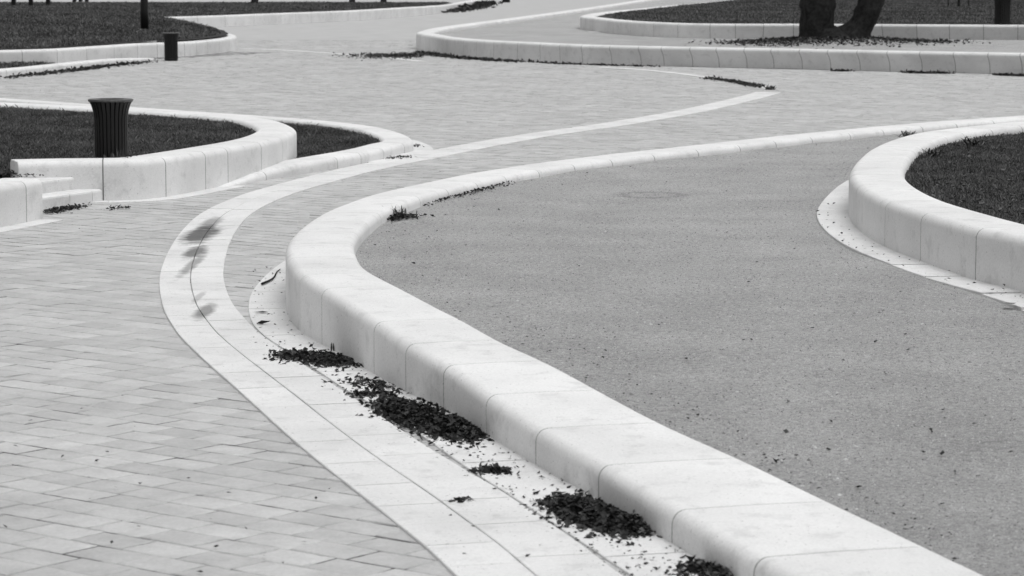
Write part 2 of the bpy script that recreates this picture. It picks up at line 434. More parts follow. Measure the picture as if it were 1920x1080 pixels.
# ------------------------------------------------------------------ ground, gravel and lawn sheets
def sheet(name, label, poly_, cell, zf, mat, kind='structure', jitter=0, clip=None):
    x0, y0 = poly_.min(0); x1, y1 = poly_.max(0)
    if clip: x0, x1, y0, y1 = max(x0, clip[0]), min(x1, clip[1]), max(y0, clip[2]), min(y1, clip[3])
    xs = np.arange(x0, x1 + cell, cell); ys = np.arange(y0, y1 + cell, cell)
    X, Y = np.meshgrid(xs, ys)
    ins = inside(poly_, X.ravel(), Y.ravel()).reshape(X.shape)
    Z = zf(X, Y)
    keep = ins[:-1, :-1] | ins[1:, :-1] | ins[:-1, 1:] | ins[1:, 1:]
    idx = np.arange(X.size).reshape(X.shape)
    F = np.stack([idx[:-1, :-1], idx[:-1, 1:], idx[1:, 1:], idx[1:, :-1]], -1)[keep]
    ps = poly_[:-2] if len(poly_) > 20 else poly_
    used, inv = np.unique(F, return_inverse=True)
    Xf, Yf, If = X.ravel().copy(), Y.ravel().copy(), ins.ravel()
    for u_ in used:
        if not If[u_]:
            d_ = (ps[:, 0] - Xf[u_]) ** 2 + (ps[:, 1] - Yf[u_]) ** 2; j_ = np.argmin(d_)
            if d_[j_] < 4 * cell * cell: Xf[u_], Yf[u_] = ps[j_]
    X, Y = Xf.reshape(X.shape), Yf.reshape(Y.shape)
    V = np.stack([X.ravel(), Y.ravel(), Z.ravel()], 1)[used]
    o = fast_mesh(name, V, inv.reshape(F.shape), mat, smooth_=True)
    return tag(o, label, None, None, kind)
def vnoise(X, Y, sc, seed=0):
    sh = X.shape; X = X.ravel() * sc; Y = Y.ravel() * sc
    return np.array([noise.noise((float(a), float(b), seed * 7.3)) for a, b in zip(X, Y)]).reshape(sh)

# the plaza: a joint-soil sheet with stone pavers on it
gp = mesh_obj('plaza_paving', [(-900, -300, -.0105), (900, -300, -.0105), (900, 2500, -.0105), (-900, 2500, -.0105)], [(0, 1, 2, 3)], M['joint'])
tag(gp, 'pale stone paving laid diagonally across the plaza', None, None, 'structure')

sheet('gravel_bed', 'grey compacted gravel inside the long snaking wall', polyA_mid, .12, lambda X, Y: zGrav(X, Y) + .008 * np.sin(X * 2.1 + Y * .7) * np.sin(Y * 1.3), M['gravel'], clip=(-4, 12, 9, 62))
TREE_X, TREE_Y = at(1566, 81, .42)
def zG_(X, Y): return .42 + .2 * np.exp(-(((X - TREE_X) / 2.3) ** 2 + ((Y - TREE_Y) / 2.6) ** 2))
sheet('gravel_bed', 'grey gravel under the forked tree inside the far wall', polyG_mid, .5, zG_, M['gravel'], clip=(-6, 45, 60, 260))

def zB(X, Y): return .66 + .01 * np.sin(X * 3) * np.sin(Y * 2)
def zC(X, Y): return .33 + .09 * np.clip((Y - 34.6) / 4, 0, 1) + .015 * np.sin(X * .9 + 1) * np.sin(Y * .6)
def zD(X, Y): return 0 * X + .08
def zH(X, Y): return 0 * X + .86 + .0015 * np.clip(Y - 110, 0, 60)
def zI(X, Y):
    u = np.clip((-8.5 - X) / 7.5, 0, 1); v = np.clip((Y - 88) / 16, 0, 1) * np.clip((150 - Y) / 25, 0, 1)
    return .50 + .62 * u * u * (3 - 2 * u) * v
def zK(X, Y): return 0 * X + .5
lawns = {}
lawns['B'] = sheet('lawn', 'dark leafy lawn held by the tall gravel-bed seat wall', polyB_mid, .15, zB, M['soil'], clip=(2, 14, 14, 50))
lawns['C'] = sheet('lawn', 'dark lawn around the slatted litter bin above the steps', polyC_mid, .2, zC, M['soil'], clip=(-14, 0, 30, 62))
lawns['D'] = sheet('lawn', 'crescent of dark grass inside the low curb', polyD_mid, .2, zD, M['soil'], clip=(-14, 0, 34, 62))
lawns['H'] = sheet('lawn', 'far dark lawn behind the forked tree', polyH_mid, .6, zH, M['soil'], clip=(0, 60, 90, 260))
lawns['I'] = sheet('lawn', 'dark grassy mound behind the far litter bin', polyI_mid, .5, zI, M['soil'], clip=(-40, 0, 78, 140))
lawns['K'] = sheet('lawn', 'flat dark lawn at the far edge of the plaza', polyK_mid, .9, zK, M['soil'], clip=(-60, 2, 120, 192))
lawns['J'] = sheet('lawn', 'thin dark strip of grass between the mound wall and its curb', polyIJ, .3, zD, M['soil'], clip=(-25, -13.8, 76, 92))

# ------------------------------------------------------------------ flat stone bands: gutter and wall footings
def band_stones(path, off0, off1, length, z, parent, limit, mat, name='sett', far_d=1e9, jit=.25):
    """stones across a band between two offsets (functions of s) of a path; returns leftovers as arrays"""
    s = 0; loc = np.array(parent.location); FV, FF, FT = [], [], []
    made = 0
    while s < path.L - .05:
        l = length * random.uniform(1 - jit, 1 + jit); e = min(s + l, path.L)
        g = .0035
        rows = []; zc = z(*path.ev((s + e) / 2)[:2]) if callable(z) else z
        dz = random.uniform(-.0015, .0015)
        m_ = 3
        for q in np.linspace(s + g, e - g, m_):
            p = path.ev(q); n2 = path.nrm(q)
            a, b = off0(q) + g, off1(q) - g
            rows.append((p[:2] + n2 * a, p[:2] + n2 * b))
        zt = zc + dz; bev = .004
        V = []
        for i, (pa, pb) in enumerate(rows):
            w = (pb - pa) / max(1e-6, np.linalg.norm(pb - pa))
            V += [(*pa, zc - .06), (*pa, zt - bev), (*(pa + w * bev), zt), (*(pb - w * bev), zt), (*pb, zt - bev), (*pb, zc - .06)]
        V = np.array(V); k = 6; F = []
        for i in range(m_ - 1):
            for j in range(5):
                F.append((i * k + j, (i + 1) * k + j, (i + 1) * k + j + 1, i * k + j + 1))
        F.append((0, 1, 4, 5)); F.append((1, 2, 3, 4)); b0 = (m_ - 1) * k
        F.append((b0 + 5, b0 + 4, b0 + 1, b0)); F.append((b0 + 4, b0 + 3, b0 + 2, b0 + 1))
        mid = path.ev((s + e) / 2)
        mesh_obj(name, V - loc, F, mat, parent)
        made += 1
        s = e
    return made

F_px = [(1120, 1168), (1060, 1122), (1000, 1079), (947, 1031), (880, 982), (813, 933), (715.6, 866.7), (635.6, 808), (547, 738), (480, 687), (440, 655), (410, 629), (388, 603), (371, 578), (361, 550),
        (357, 524), (360.5, 498), (372, 465), (393, 430), (420, 403), (450, 386), (503, 364), (557, 348), (640, 326), (700, 312), (787, 295), (900, 272.5), (1000, 255), (1140, 235), (1280, 211.5), (1330, 201), (1385, 188.5), (1420, 179.5), (1440, 173.5)]
FP = Path([at(*p) for p in F_px], sm=40)
def wid(s, k):
    d = FP.ev(s)[1]; return float(np.interp(d, [12, 15, 19, 24, 100], [(.37, .40)[k], (.37, .40)[k], (.33, .35)[k], (.29, .31)[k], (.31, .31)[k]]))
gut = link(bpy.data.objects.new('gutter_band', None))
tag(gut, 'pale double band of stone setts winding across the paving', None, None, 'structure')
n1 = band_stones(FP, lambda s: -wid(s, 0), lambda s: 0, .68, .010, gut, 0, M['band'])
n2 = band_stones(FP, lambda s: 0, lambda s: wid(s, 1), .68, .0108, gut, 0, M['band'])
# return of the gutter towards the far wall, and the thin band between the two far walls
R1 = Path([at(*p) for p in [(1447, 168), (1437, 163.5), (1407, 156.5), (1360, 149), (1313, 143), (1250, 135.5), (1190, 130), (1120, 126)]])
n3 = band_stones(R1, lambda s: -.15, lambda s: .15, .6, .008, gut, 0, M['band'])
R2 = Path([at(*p) for p in [(452, 91), (500, 92.5), (560, 96), (640, 101.5), (720, 108), (790, 115)]])
n4 = band_stones(R2, lambda s: -.15, lambda s: .15, .8, .008, gut, 0, M['band'])

foot = link(bpy.data.objects.new('wall_footing', None))
tag(foot, 'flat pale footing stones along the feet of the walls', None, None, 'structure')
def sub_path(P, s0, s1):
    return Path(P.D[(P.s >= s0) & (P.s <= s1)][:, :2][::3])
sA = A.nearest(*at(536, 560, 0))
fA = sub_path(A, 0, sA + 5.5)
n5 = band_stones(fA, lambda s: -float(np.interp(fA.ev(s)[1], [12, 15, 19, 22, 26, 30], [.43, .42, .36, .32, .33, .30])), lambda s: .05, .62, .007, foot, 0, M['band'])
sB = B.nearest(*at(1590, 400, .32))
fB = sub_path(B, 0, sB + 6.5)
n6 = band_stones(fB, lambda s: -.33, lambda s: .05, .95, lambda x, y: float(zGrav(x, y)) + .016, foot, 0, M['band'])
sC = C.nearest(*at(432, 348, 0))
fC = sub_path(C, 0, sC)
n7 = band_stones(fC, lambda s: -.05, lambda s: .26, .9, .007, foot, 0, M['band'])
fE = sub_path(E, 0, E.L)
n8 = band_stones(fE, lambda s: -.05, lambda s: .26, .9, .007, foot, 0, M['band'])
sD0, sD1 = D.nearest(*at(690, 305, 0)), D.nearest(*at(740, 247, .14))
fD = sub_path(D, sD0, sD1)
n9 = band_stones(fD, lambda s: -.05, lambda s: .32, .8, .007, foot, 0, M['band'])
sH0, sH1 = H.nearest(*at(1125, 60, .42)), H.nearest(*at(1089, 33, .96))
fH = sub_path(H, sH0, sH1)
n10 = band_stones(fH, lambda s: -.35, lambda s: .05, 1.0, .43, foot, 0, M['band'])
sG0, sG1 = G.nearest(*at(830, 102, 0)), G.nearest(*at(781, 68, .55))
fG = sub_path(G, sG0, sG1)
n11 = band_stones(fG, lambda s: -.33, lambda s: .05, 1.0, .007, foot, 0, M['band'])
print('BAND STONES', n1, n2, n3, n4, '| footing', n5, n6, n7, n8, n9, n10, n11)

# ------------------------------------------------------------------ pavers
PL, PW, PA = .375, .255, math.radians(-38)
ca, sa = math.cos(PA), math.sin(PA)
def band_cover(X, Y):
    """True where a paver lies wholly under the gutter or a footing"""
    r = np.zeros(X.shape, bool)
    for P_, a, b in ((FP, -.16, .16),):
        for i in range(0, len(P_.D), 6):
            r |= (X - P_.D[i, 0]) ** 2 + (Y - P_.D[i, 1]) ** 2 < .13 ** 2
    return r
D_MAX = 112
us = np.arange(-150, 150, PL); vs = np.arange(-150, 150, PW)
# world = u*(ca,sa) + v*(-sa,ca)
UU, VV = np.meshgrid(us, vs)
row_off = rng.uniform(0, PL, len(vs))[:, None]
row_off = (np.arange(len(vs))[:, None] % 2) * PL * .5 + rng.normal(0, .085, (len(vs), 1))
UU = UU + row_off
X = UU * ca - VV * sa; Y = UU * sa + VV * ca
half = .2 * Y + 1.5
k = (Y > 10.5) & (Y < D_MAX) & (np.abs(X) < half)
X, Y = X[k], Y[k]
for pg in (polyA_out, polyD_mid, polyC_mid, polyG_out, polyI_mid, polyIJ):
    q = ~inside(pg, X, Y); X, Y = X[q], Y[q]
q = ~band_cover(X, Y); X, Y = X[q], Y[q]
n = len(X)
print('PAVERS', n)
order = np.argsort(Y)
X, Y = X[order], Y[order]
infr = (np.abs(X) < (960 / FPX) * Y * 1.01) & (Y > 12.9)
near_i = []
fd = FP.D[:, :2]; ad = A.D[:, :2]
for i in np.nonzero(infr)[0]:
    if X[i] > np.interp(Y[i], [12, 14, 18, 22], [-.1, -.55, -1.7, -2.4]): continue     # under the bands
    near_i.append(i)
    if len(near_i) == 300: break
near_set = set(near_i)
tone = np.clip(rng.normal(.5, .2, n), 0, 1); hi = rng.random(n) < .05; tone[hi] = 1.15
# clustered tone (batches of stone)
dz = np.clip(rng.normal(0, .0016, n), -.0022, .004); tx = np.clip(rng.normal(0, .007, n), -.012, .012); ty = np.clip(rng.normal(0, .01, n), -.015, .015)
gapw = rng.uniform(.002, .010, n); gapl = rng.uniform(.002, .011, n)
far_mask = np.ones(n, bool); far_mask[near_i] = False
def paver_verts(i):
    pass
fi = np.nonzero(far_mask)[0]
m_ = len(fi)
hl = PL / 2 - gapl[fi]; hw = PW / 2 - gapw[fi]
cor = np.array([(-1, -1), (1, -1), (1, 1), (-1, 1)], float)
V = np.zeros((m_, 8, 3)); 
for c in range(4):
    for lev, ins_, zz in ((0, 0.0, -.012), (1, .005, 0.0)):
        a = cor[c, 0] * (hl - ins_) + rng.normal(0, .002, m_); b = cor[c, 1] * (hw - ins_) + rng.normal(0, .002, m_)
        V[:, lev * 4 + c, 0] = X[fi] + a * ca - b * sa
        V[:, lev * 4 + c, 1] = Y[fi] + a * sa + b * ca
        V[:, lev * 4 + c, 2] = zz - .0045 + dz[fi] + (tx[fi] * a + ty[fi] * b if lev else 0)
base = (np.arange(m_) * 8)[:, None, None]
quad = np.array([(4, 5, 6, 7), (0, 1, 5, 4), (1, 2, 6, 5), (2, 3, 7, 6), (3, 0, 4, 7)])[None]
Fq = (quad + base).reshape(-1, 4)
pf = fast_mesh('paver_field', V.reshape(-1, 3), Fq, M['paver_field'], gp, tone=np.repeat(tone[fi], 8))
tag(pf, kind='stuff')
# the nearest stones one by one, eight shared shapes
shapes = []
for v_ in range(8):
    bm = bmesh.new()
    hl_ = PL / 2 - random.uniform(.001, .0055); hw_ = PW / 2 - random.uniform(.001, .006)
    ring = []
    nx, ny = 3, 2
    def lp(ins_, z, rnd):
        vs_ = []
        for (a0, b0), (a1, b1) in zip(((-1, -1), (1, -1), (1, 1), (-1, 1)), ((1, -1), (1, 1), (-1, 1), (-1, -1))):
            nn = 3 if a0 != a1 else 2
            for q_ in range(nn):
                f = q_ / nn
                a = (a0 + (a1 - a0) * f) * (hl_ - ins_); b = (b0 + (b1 - b0) * f) * (hw_ - ins_)
                vs_.append(bm.verts.new((a + random.gauss(0, rnd), b + random.gauss(0, rnd), z + random.gauss(0, .0008))))
        return vs_
    l0 = lp(0, -.012, .002); l1 = lp(.002, -.003, .0015); l2 = lp(.014, 0, .003)
    k_ = len(l0)
    for p_, q_ in ((l0, l1), (l1, l2)):
        for i in range(k_): bm.faces.new((p_[i], p_[(i + 1) % k_], q_[(i + 1) % k_], q_[i]))
    bm.faces.new(l2)
    me = bpy.data.meshes.new('paver'); bm.to_mesh(me); bm.free(); me.materials.append(M['paver'])
    me.polygons.foreach_set('use_smooth', [True] * len(me.polygons))
    shapes.append(me)
for i in near_i:
    o = bpy.data.objects.new('paver', random.choice(shapes))
    o.location = (X[i], Y[i], dz[i] * .6 - .0062); o.rotation_euler = (ty[i] * .7, -tx[i] * .7, PA + random.choice((0, math.pi)))
    link(o, gp)
# the farthest paving, where stones can no longer be told apart
V = [(-200, D_MAX - .5, -.003), (200, D_MAX - .5, -.003), (200, 420, -.003), (-200, 420, -.003)]
fp = mesh_obj('far_paving', V, [(0, 1, 2, 3)], tone_mat('far_paving_stone', .43, .43, attr=False, nscale=.8, namp=.08))
tag(fp, 'pale paving of the far plaza', None, None, 'structure')

# ------------------------------------------------------------------ steps
st = thing('stone_steps', 'two white stone steps between the lawn wall corner and the wall end', 'steps', (*at(130, 385, 0), 0))
p0 = np.array(at(66, 395.5, 0)); p1 = np.array(at(191.5, 377.5, 0))
dv = (p1 - p0) / np.linalg.norm(p1 - p0); up = np.array((-dv[1], dv[0])); Ls = np.linalg.norm(p1 - p0)
def step_block(a, b, k0, z0, z1, depth):
    pr = [(0, z0), (0, z1 - .03), (.006, z1 - .012), (.018, z1 - .003), (.035, z1), (depth, z1), (depth, z0)]
    V = []; g = .004
    for s in (a + g, b - g):
        for (u, z) in pr:
            p = p0 + dv * s + up * (k0 + u); V.append((p[0], p[1], z))
    k = len(pr); F = [(j, j + 1, k + j + 1, k + j) for j in range(k - 1)]
    F += [tuple(range(k))[::-1], tuple(range(k, 2 * k))]
    V = np.array(V) - np.array(st.location)
    return mesh_obj('step_block', V, [f[::-1] for f in F], M['stone'], st)
sj = [0, .0] + [float(np.dot(np.array(at(x, y, 0)) - p0, dv)) for (x, y) in ((128, 386), (171, 380))] + [Ls]
for a, b in zip(sj[1:-1], sj[2:]): step_block(a, b, 0, -.02, .15, .55)
q0 = np.array(at(107, 353, .15)); sj2 = [-.3, float(np.dot(q0 - p0, dv)), Ls]
for a, b in zip(sj2[:-1], sj2[1:]): step_block(a, b, .31, .14, .30, .5)

# ------------------------------------------------------------------ litter bins
def make_bin(name, label, x, y, z, scale=1.0, rz=0.0, src=None):
    root = thing(name, label, 'litter bin', (x, y, z), rz, 'slatted litter bins'); root.scale = (scale,) * 3
    if src:
        for ch in src.children:
            c = ch.copy(); link(c, root)
        return root
    Hh, R = .86, .285
    prof = [(0, .735), (.35, .735), (.6, .74), (.73, .75), (.835, .795), (.927, .88), (.97, .94), (.992, .985)]
    ns = 26
    V, F = [], []
    w0 = math.pi / ns * .74
    for (h, r) in prof:
        for (dr, sgn) in ((0, -1), (0, 1), (-.012, 1), (-.012, -1)):
            rr = r * R + dr; V.append((rr * math.cos(sgn * w0), rr * math.sin(sgn * w0), .03 + h * (Hh - .03)))
    for i in range(len(prof) - 1):
        for j in range(4):
            F.append((i * 4 + j, i * 4 + (j + 1) % 4, i * 4 + 4 + (j + 1) % 4, i * 4 + 4 + j))
    F += [(3, 2, 1, 0), tuple(len(prof) * 4 - 4 + j for j in range(4))]
    me = None
    for k in range(ns):
        if me is None:
            o = mesh_obj('slat', V, F, M['metal'], root); me = o.data
        else:
            o = link(bpy.data.objects.new('slat', me), root)
        o.rotation_euler = (0, 0, 2 * math.pi * (k + .5) / ns)
    def lathe(nm, pr, mat, n=48):
        V = [(r * math.cos(2 * math.pi * a / n), r * math.sin(2 * math.pi * a / n), z_) for (r, z_) in pr for a in range(n)]
        F = [(i * n + a, i * n + (a + 1) % n, (i + 1) * n + (a + 1) % n, (i + 1) * n + a) for i in range(len(pr) - 1) for a in range(n)]
        return mesh_obj(nm, V, F, mat, root, True)
    lathe('rim', [(R * .6, Hh - .02), (R * .6, Hh + .004), (R * .62, Hh + .01), (R * .95, Hh + .012), (R * 1.0, Hh + .008), (R * 1.01, Hh - .004), (R * .99, Hh - .02), (R * .9, Hh - .018), (R * .6, Hh - .02)], M['metal_rim'])
    lathe('liner', [(.001, .08), (R * .62, .08), (R * .62, .6), (R * .6, Hh - .022), (R * .59, Hh - .022), (R * .6, .6), (R * .6, .1), (.001, .1)], M['metal'])
    lathe('base', [(.001, 0), (R * .7, 0), (R * .72, .03), (R * .70, .07), (.001, .07)], M['metal'])
    lathe('hoop', [(R * .70, .10), (R * .715, .10), (R * .715, .14), (R * .70, .14), (R * .70, .10)], M['metal'])
    return root
bx, by = at(209.5, 311.5, .36)
bin0 = make_bin('litter_bin', 'dark slatted flared litter bin standing on the lawn above the steps', bx, by, .345, 1.0)
bx, by = at(321, 114, 0)
make_bin('litter_bin', 'dark slatted litter bin on the paving before the mound wall', bx, by, .003, 1.0, .1, bin0)
bx, by = at(1879, 50, .86)
make_bin('litter_bin', 'dark litter bin on the lawn behind the wall near the forked tree', bx, by, .86, 1.3, .2, bin0)
bx, by = at(949, 4.5, 0)
make_bin('litter_bin', 'distant dark litter bin on the open paving by the far lawn', bx, by, .004, 1.6, .2, bin0)

# ------------------------------------------------------------------ grass
def grass(parent, poly_, zf, bounds, n, hmin, hmax, w, avoid=None, seed=0, patch=1.0):
    r = np.random.default_rng(seed)
    X = r.uniform(bounds[0], bounds[1], n); Y = r.uniform(bounds[2], bounds[3], n)
    k = inside(poly_, X, Y) & (np.abs(X) < .2 * Y + 1.2)
    if avoid is not None: k &= ~inside(avoid, X, Y)
    X, Y = X[k], Y[k]; n = len(X)
    Z = zf(X, Y) - .004
    pat = np.sin(X * 1.7 * patch + 3 * np.sin(Y * .9 * patch)) * .5 + np.sin(Y * 2.3 * patch + X * patch) * .5
    pat = .6 * pat + .7 * np.sin(X * 8.3 * patch + 2.5 * np.sin(Y * 3.1 * patch)) * np.sin(Y * 4.7 * patch + 1.7 * np.sin(X * 2.9 * patch))
    h = r.uniform(hmin, hmax, n) * (1 + .35 * pat) * np.where(r.random(n) < .03, 1.7, 1)
    a = r.uniform(0, 2 * np.pi, n); lean = r.uniform(.1, .9, n) * h; b = r.uniform(0, 2 * np.pi, n)
    dx, dy = np.cos(a) * w / 2, np.sin(a) * w / 2
    V = np.zeros((n, 4, 3))
    V[:, 0] = np.stack([X - dx, Y - dy, Z], 1); V[:, 1] = np.stack([X + dx, Y + dy, Z], 1)
    V[:, 2] = np.stack([X + dx * .7 + np.cos(b) * lean * .35, Y + dy * .7 + np.sin(b) * lean * .35, Z + h * .6], 1)
    V[:, 3] = np.stack([X + np.cos(b) * lean, Y + np.sin(b) * lean, Z + h * .95], 1)
    F = np.arange(n * 4).reshape(-1, 4)
    tone = np.clip(.36 + .24 * pat + r.normal(0, .24, n) + np.where(r.random(n) < .03, .9, 0), 0, 1.8)
    o = fast_mesh('grass_blades', V.reshape(-1, 3), F, M['grass'], parent, tone=np.repeat(tone, 4))
    return tag(o, kind='stuff')
gB = poly(B, .56, 1, [(30, 60), (30, 10)]); gC = poly(C, .57, -1, [(-20, 60), (-20, 38), (-8.2, C.D[0, 1] + .3)])
gD = poly(D, .50, -1, [(-20, 60), (-10, 46), (-4.3, 38.5)])
avC = poly(C, -.02, -1, [(-20, 60), (-20, 30), (-8, 33.5)])
gH = poly(H, .6, 1, [(120, 330), (120, 80)]); gI = poly(I, .57, -1, [(-80, 145), (-80, 70)]); gK = poly(K, .6, -1, [(-80, 225), (-80, 120)])
grass(lawns['B'], gB, zB, (2.5, 9, 18, 45), 420000, .012, .04, .008, seed=1, patch=1.5)
grass(lawns['C'], gC, zC, (-12, -2, 33, 58), 520000, .02, .05, .009, seed=2)
grass(lawns['D'], gD, zD, (-6, -1, 36, 52), 170000, .02, .055, .009, avoid=avC, seed=3)
grass(lawns['H'], gH, zH, (4, 40, 100, 200), 300000, .03, .08, .03, seed=4, patch=.3)
grass(lawns['I'], gI, zI, (-24, -6, 80, 130), 260000, .04, .09, .03, seed=5, patch=.5)
grass(lawns['K'], gK, zK, (-40, 0, 128, 192), 220000, .05, .1, .05, seed=6, patch=.3)
grass(lawns['J'], poly(J, .5, -1, [(-8, 95), (-80, 140), (-80, 60)]), zD, (-22, -13.8, 76, 92), 30000, .05, .1, .03, avoid=poly(I, 0, -1, [(-80, 145), (-80, 70)]), seed=8)

# ------------------------------------------------------------------ dead leaves, piles, pebbles, weeds
def leaf_cloud(pos, size, r, flat=.5):
    """crumpled leaves: each two folded quads; pos (n,3)"""
    n = len(pos); sz = r.uniform(size[0], size[1], n)
    loc = np.array([(-.5, 0, 0), (-.1, -.32, .1), (.5, 0, .05), (-.1, .32, .12), (-.1, 0, -.04)])
    V = np.zeros((n, 5, 3))
    yaw = r.uniform(0, 2 * np.pi, n); pit = r.normal(0, flat, n); rol = r.normal(0, flat, n); curl = r.uniform(.2, 2.2, n)
    asp = r.uniform(.6, 1.3, n)
    for j in range(5):
        x = loc[j, 0] * sz; y = loc[j, 1] * sz * asp; z = loc[j, 2] * sz * curl
        y, z = y * np.cos(rol) - z * np.sin(rol), y * np.sin(rol) + z * np.cos(rol)
        x, z = x * np.cos(pit) - z * np.sin(pit), x * np.sin(pit) + z * np.cos(pit)
        V[:, j, 0] = pos[:, 0] + x * np.cos(yaw) - y * np.sin(yaw)
        V[:, j, 1] = pos[:, 1] + x * np.sin(yaw) + y * np.cos(yaw)
        V[:, j, 2] = pos[:, 2] + z
    low = V[:, :, 2].min(1)
    V[:, :, 2] += np.maximum(0, pos[:, 3] - low)[:, None]
    tri = np.array([(0, 1, 4), (1, 2, 4), (4, 2, 3), (0, 4, 3)])[None]
    F = (tri + (np.arange(n) * 5)[:, None, None]).reshape(-1, 3)
    return V.reshape(-1, 3), F
def pile(label, pxs, n, hgt, spread, size=(.012, .062), seed=0, ground=0.0, cat='leaf pile', name='leaf_pile', bright=.12, zf=None):
    """a heap of dead leaves along pixel points on the ground; spread (across, along) in metres"""
    r = np.random.default_rng(seed)
    P = Path([at(px, py, ground) for (px, py) in pxs], .03) if len(pxs) > 1 else None
    t = r.beta(1.3, 1.3, n)
    if P is not None:
        c = np.stack([np.interp(t * P.L, P.s, P.D[:, k]) for k in (0, 1)], 1)
    else: c = np.tile(np.array(at(*pxs[0], ground)), (n, 1))
    g = r.normal(0, 1, (n, 2)) * np.array(spread)
    xy = c + g
    rad = np.sqrt((g[:, 0] / spread[0]) ** 2 + (g[:, 1] / spread[1]) ** 2)
    hh = hgt * np.exp(-.6 * rad ** 2) * (.6 + .4 * np.sin(t * 17 + seed))
    z = ground + .004 + r.random(n) * np.maximum(hh, .004)
    gz = np.full(n, ground + .003) if zf is None else zf(xy[:, 0], xy[:, 1]) + .003
    z = z - ground - .003 + gz
    V, F = leaf_cloud(np.stack([xy[:, 0], xy[:, 1], z, gz], 1), size, r, .4)
    tone = np.repeat(np.clip(r.normal(.22, .16, n), 0, 1) + np.where(r.random(n) < bright * .4, .9, 0), 5)
    o = fast_mesh(name, V, F, M['leaf'], tone=tone)
    return tag(o, label, cat, None, 'stuff')
pile('ragged dark leaf pile trailing from the wall where the footing narrows', [(520, 668), (560, 672), (610, 676), (655, 684)], 1500, .045, (.06, .17), seed=11)
pile('thin scatter of dark leaf scraps before the biggest leaf pile', [(650, 715), (690, 720), (740, 733)], 260, .02, (.07, .14), seed=12)
pile('thin dark streak of leaves across the footing beside the biggest pile', [(655, 744), (700, 741), (745, 744)], 220, .02, (.05, .09), seed=13)
pile('biggest heap of dark dead leaves against the foot of the low wall', [(725, 762), (770, 778), (810, 796), (850, 808), (895, 822)], 5200, .09, (.075, .19), seed=14)
pile('small clump of dark leaves lying on the setts', [(900, 887), (925, 885), (950, 888)], 130, .02, (.04, .06), seed=15)
pile('few dark leaf scraps alone on the gutter setts', [(850, 944), (870, 941)], 40, .012, (.03, .03), seed=16)
pile('dense heap of dark leaves banked against the low near wall end', [(1050, 948), (1085, 958), (1120, 972), (1165, 985), (1195, 996)], 4200, .085, (.07, .15), seed=17)
pile('dark leaves in the wall corner past the dense heap', [(1290, 1066), (1325, 1072), (1370, 1092)], 420, .06, (.06, .08), seed=18)
pile('short dark streak of leaves at the foot of the two steps', [(88, 400), (105, 396), (125, 392), (152, 388)], 420, .03, (.06, .2), seed=19)
pile('dark scraps on the paving before the rounded wall corner', [(205, 393), (225, 391), (243, 389)], 70, .015, (.05, .1), seed=20)
pile('dark leaf drift spread over the paving at the far wall tip', [(655, 104), (690, 104), (730, 107), (770, 104), (790, 101)], 1500, .01, (.45, 1.2), (.04, .11), seed=21)
pile('dark leaf drift along the curved foot of the far wall', [(790, 99), (820, 104), (860, 109), (910, 113), (980, 117)], 1300, .07, (.14, .3), (.05, .15), seed=22)
pile('dark leaves under the undercut face of the far wall', [(990, 116.5), (1050, 120), (1120, 122.5), (1230, 125.5)], 420, .03, (.1, .16), (.05, .13), seed=23)
pile('dark moss clump at the foot of the undercut wall', [(1565, 133.5), (1590, 134)], 160, .02, (.08, .1), (.04, .12), seed=24)
pile('long dark leaf streak at the foot of the undercut wall', [(1695, 136.5), (1740, 137.5), (1780, 138)], 600, .025, (.1, .12), (.04, .12), seed=25)
pile('dark leaf clump by the far end of the undercut wall', [(1870, 141), (1920, 143)], 500, .025, (.12, .15), (.04, .12), seed=26)
pile('dark leaves along the low curb before the mound', [(0, 147), (60, 141), (130, 134), (210, 124), (290, 116)], 900, .012, (.15, .6), (.05, .15), seed=27)
pile('large dark leaf heap by the end of the distant wall', [(832, 24), (860, 20), (890, 13), (915, 6)], 1400, .35, (.5, 2.2), (.15, .45), seed=28)
pile('dark debris on the setts where the curb turns', [(730, 298), (745, 296), (770, 295)], 110, .03, (.06, .14), seed=29)
pile('few dark scraps against the curb tip on its footing', [(778, 277), (786, 272)], 40, .02, (.05, .12), seed=30)
pile('dark grassy streak in the gutter bend', [(1325, 146.5), (1360, 151), (1395, 157), (1425, 164)], 900, .03, (.12, .3), (.03, .1), seed=31, cat='moss streak', name='moss_streak')
pile('brown leaf carpet round the foot of the forked tree', [(1430, 82), (1480, 81), (1560, 80), (1640, 79), (1720, 78)], 5200, .03, (.9, 1.6), (.05, .16), seed=32, ground=.43, bright=1.0, zf=zG_)
pile('dark leaves on the landing above the steps', [(5, 322), (30, 324), (60, 327)], 260, .03, (.1, .3), seed=33, ground=.34)
pile('dark leaves caught on the corner coping above the steps', [(225, 294.5), (245, 295.5)], 26, .01, (.05, .08), (.02, .05), seed=34, ground=.505)

pile('clump of dark leaves under the weed at the low wall bend', [(715, 413), (740, 409), (775, 408)], 330, .05, (.07, .16), (.02, .07), seed=35, ground=.335)
pile('thin dark litter along the inner foot of the low wall past the weed', [(790, 385), (850, 368), (905, 354), (960, 341)], 500, .015, (.05, .2), (.015, .05), seed=36, ground=.33)

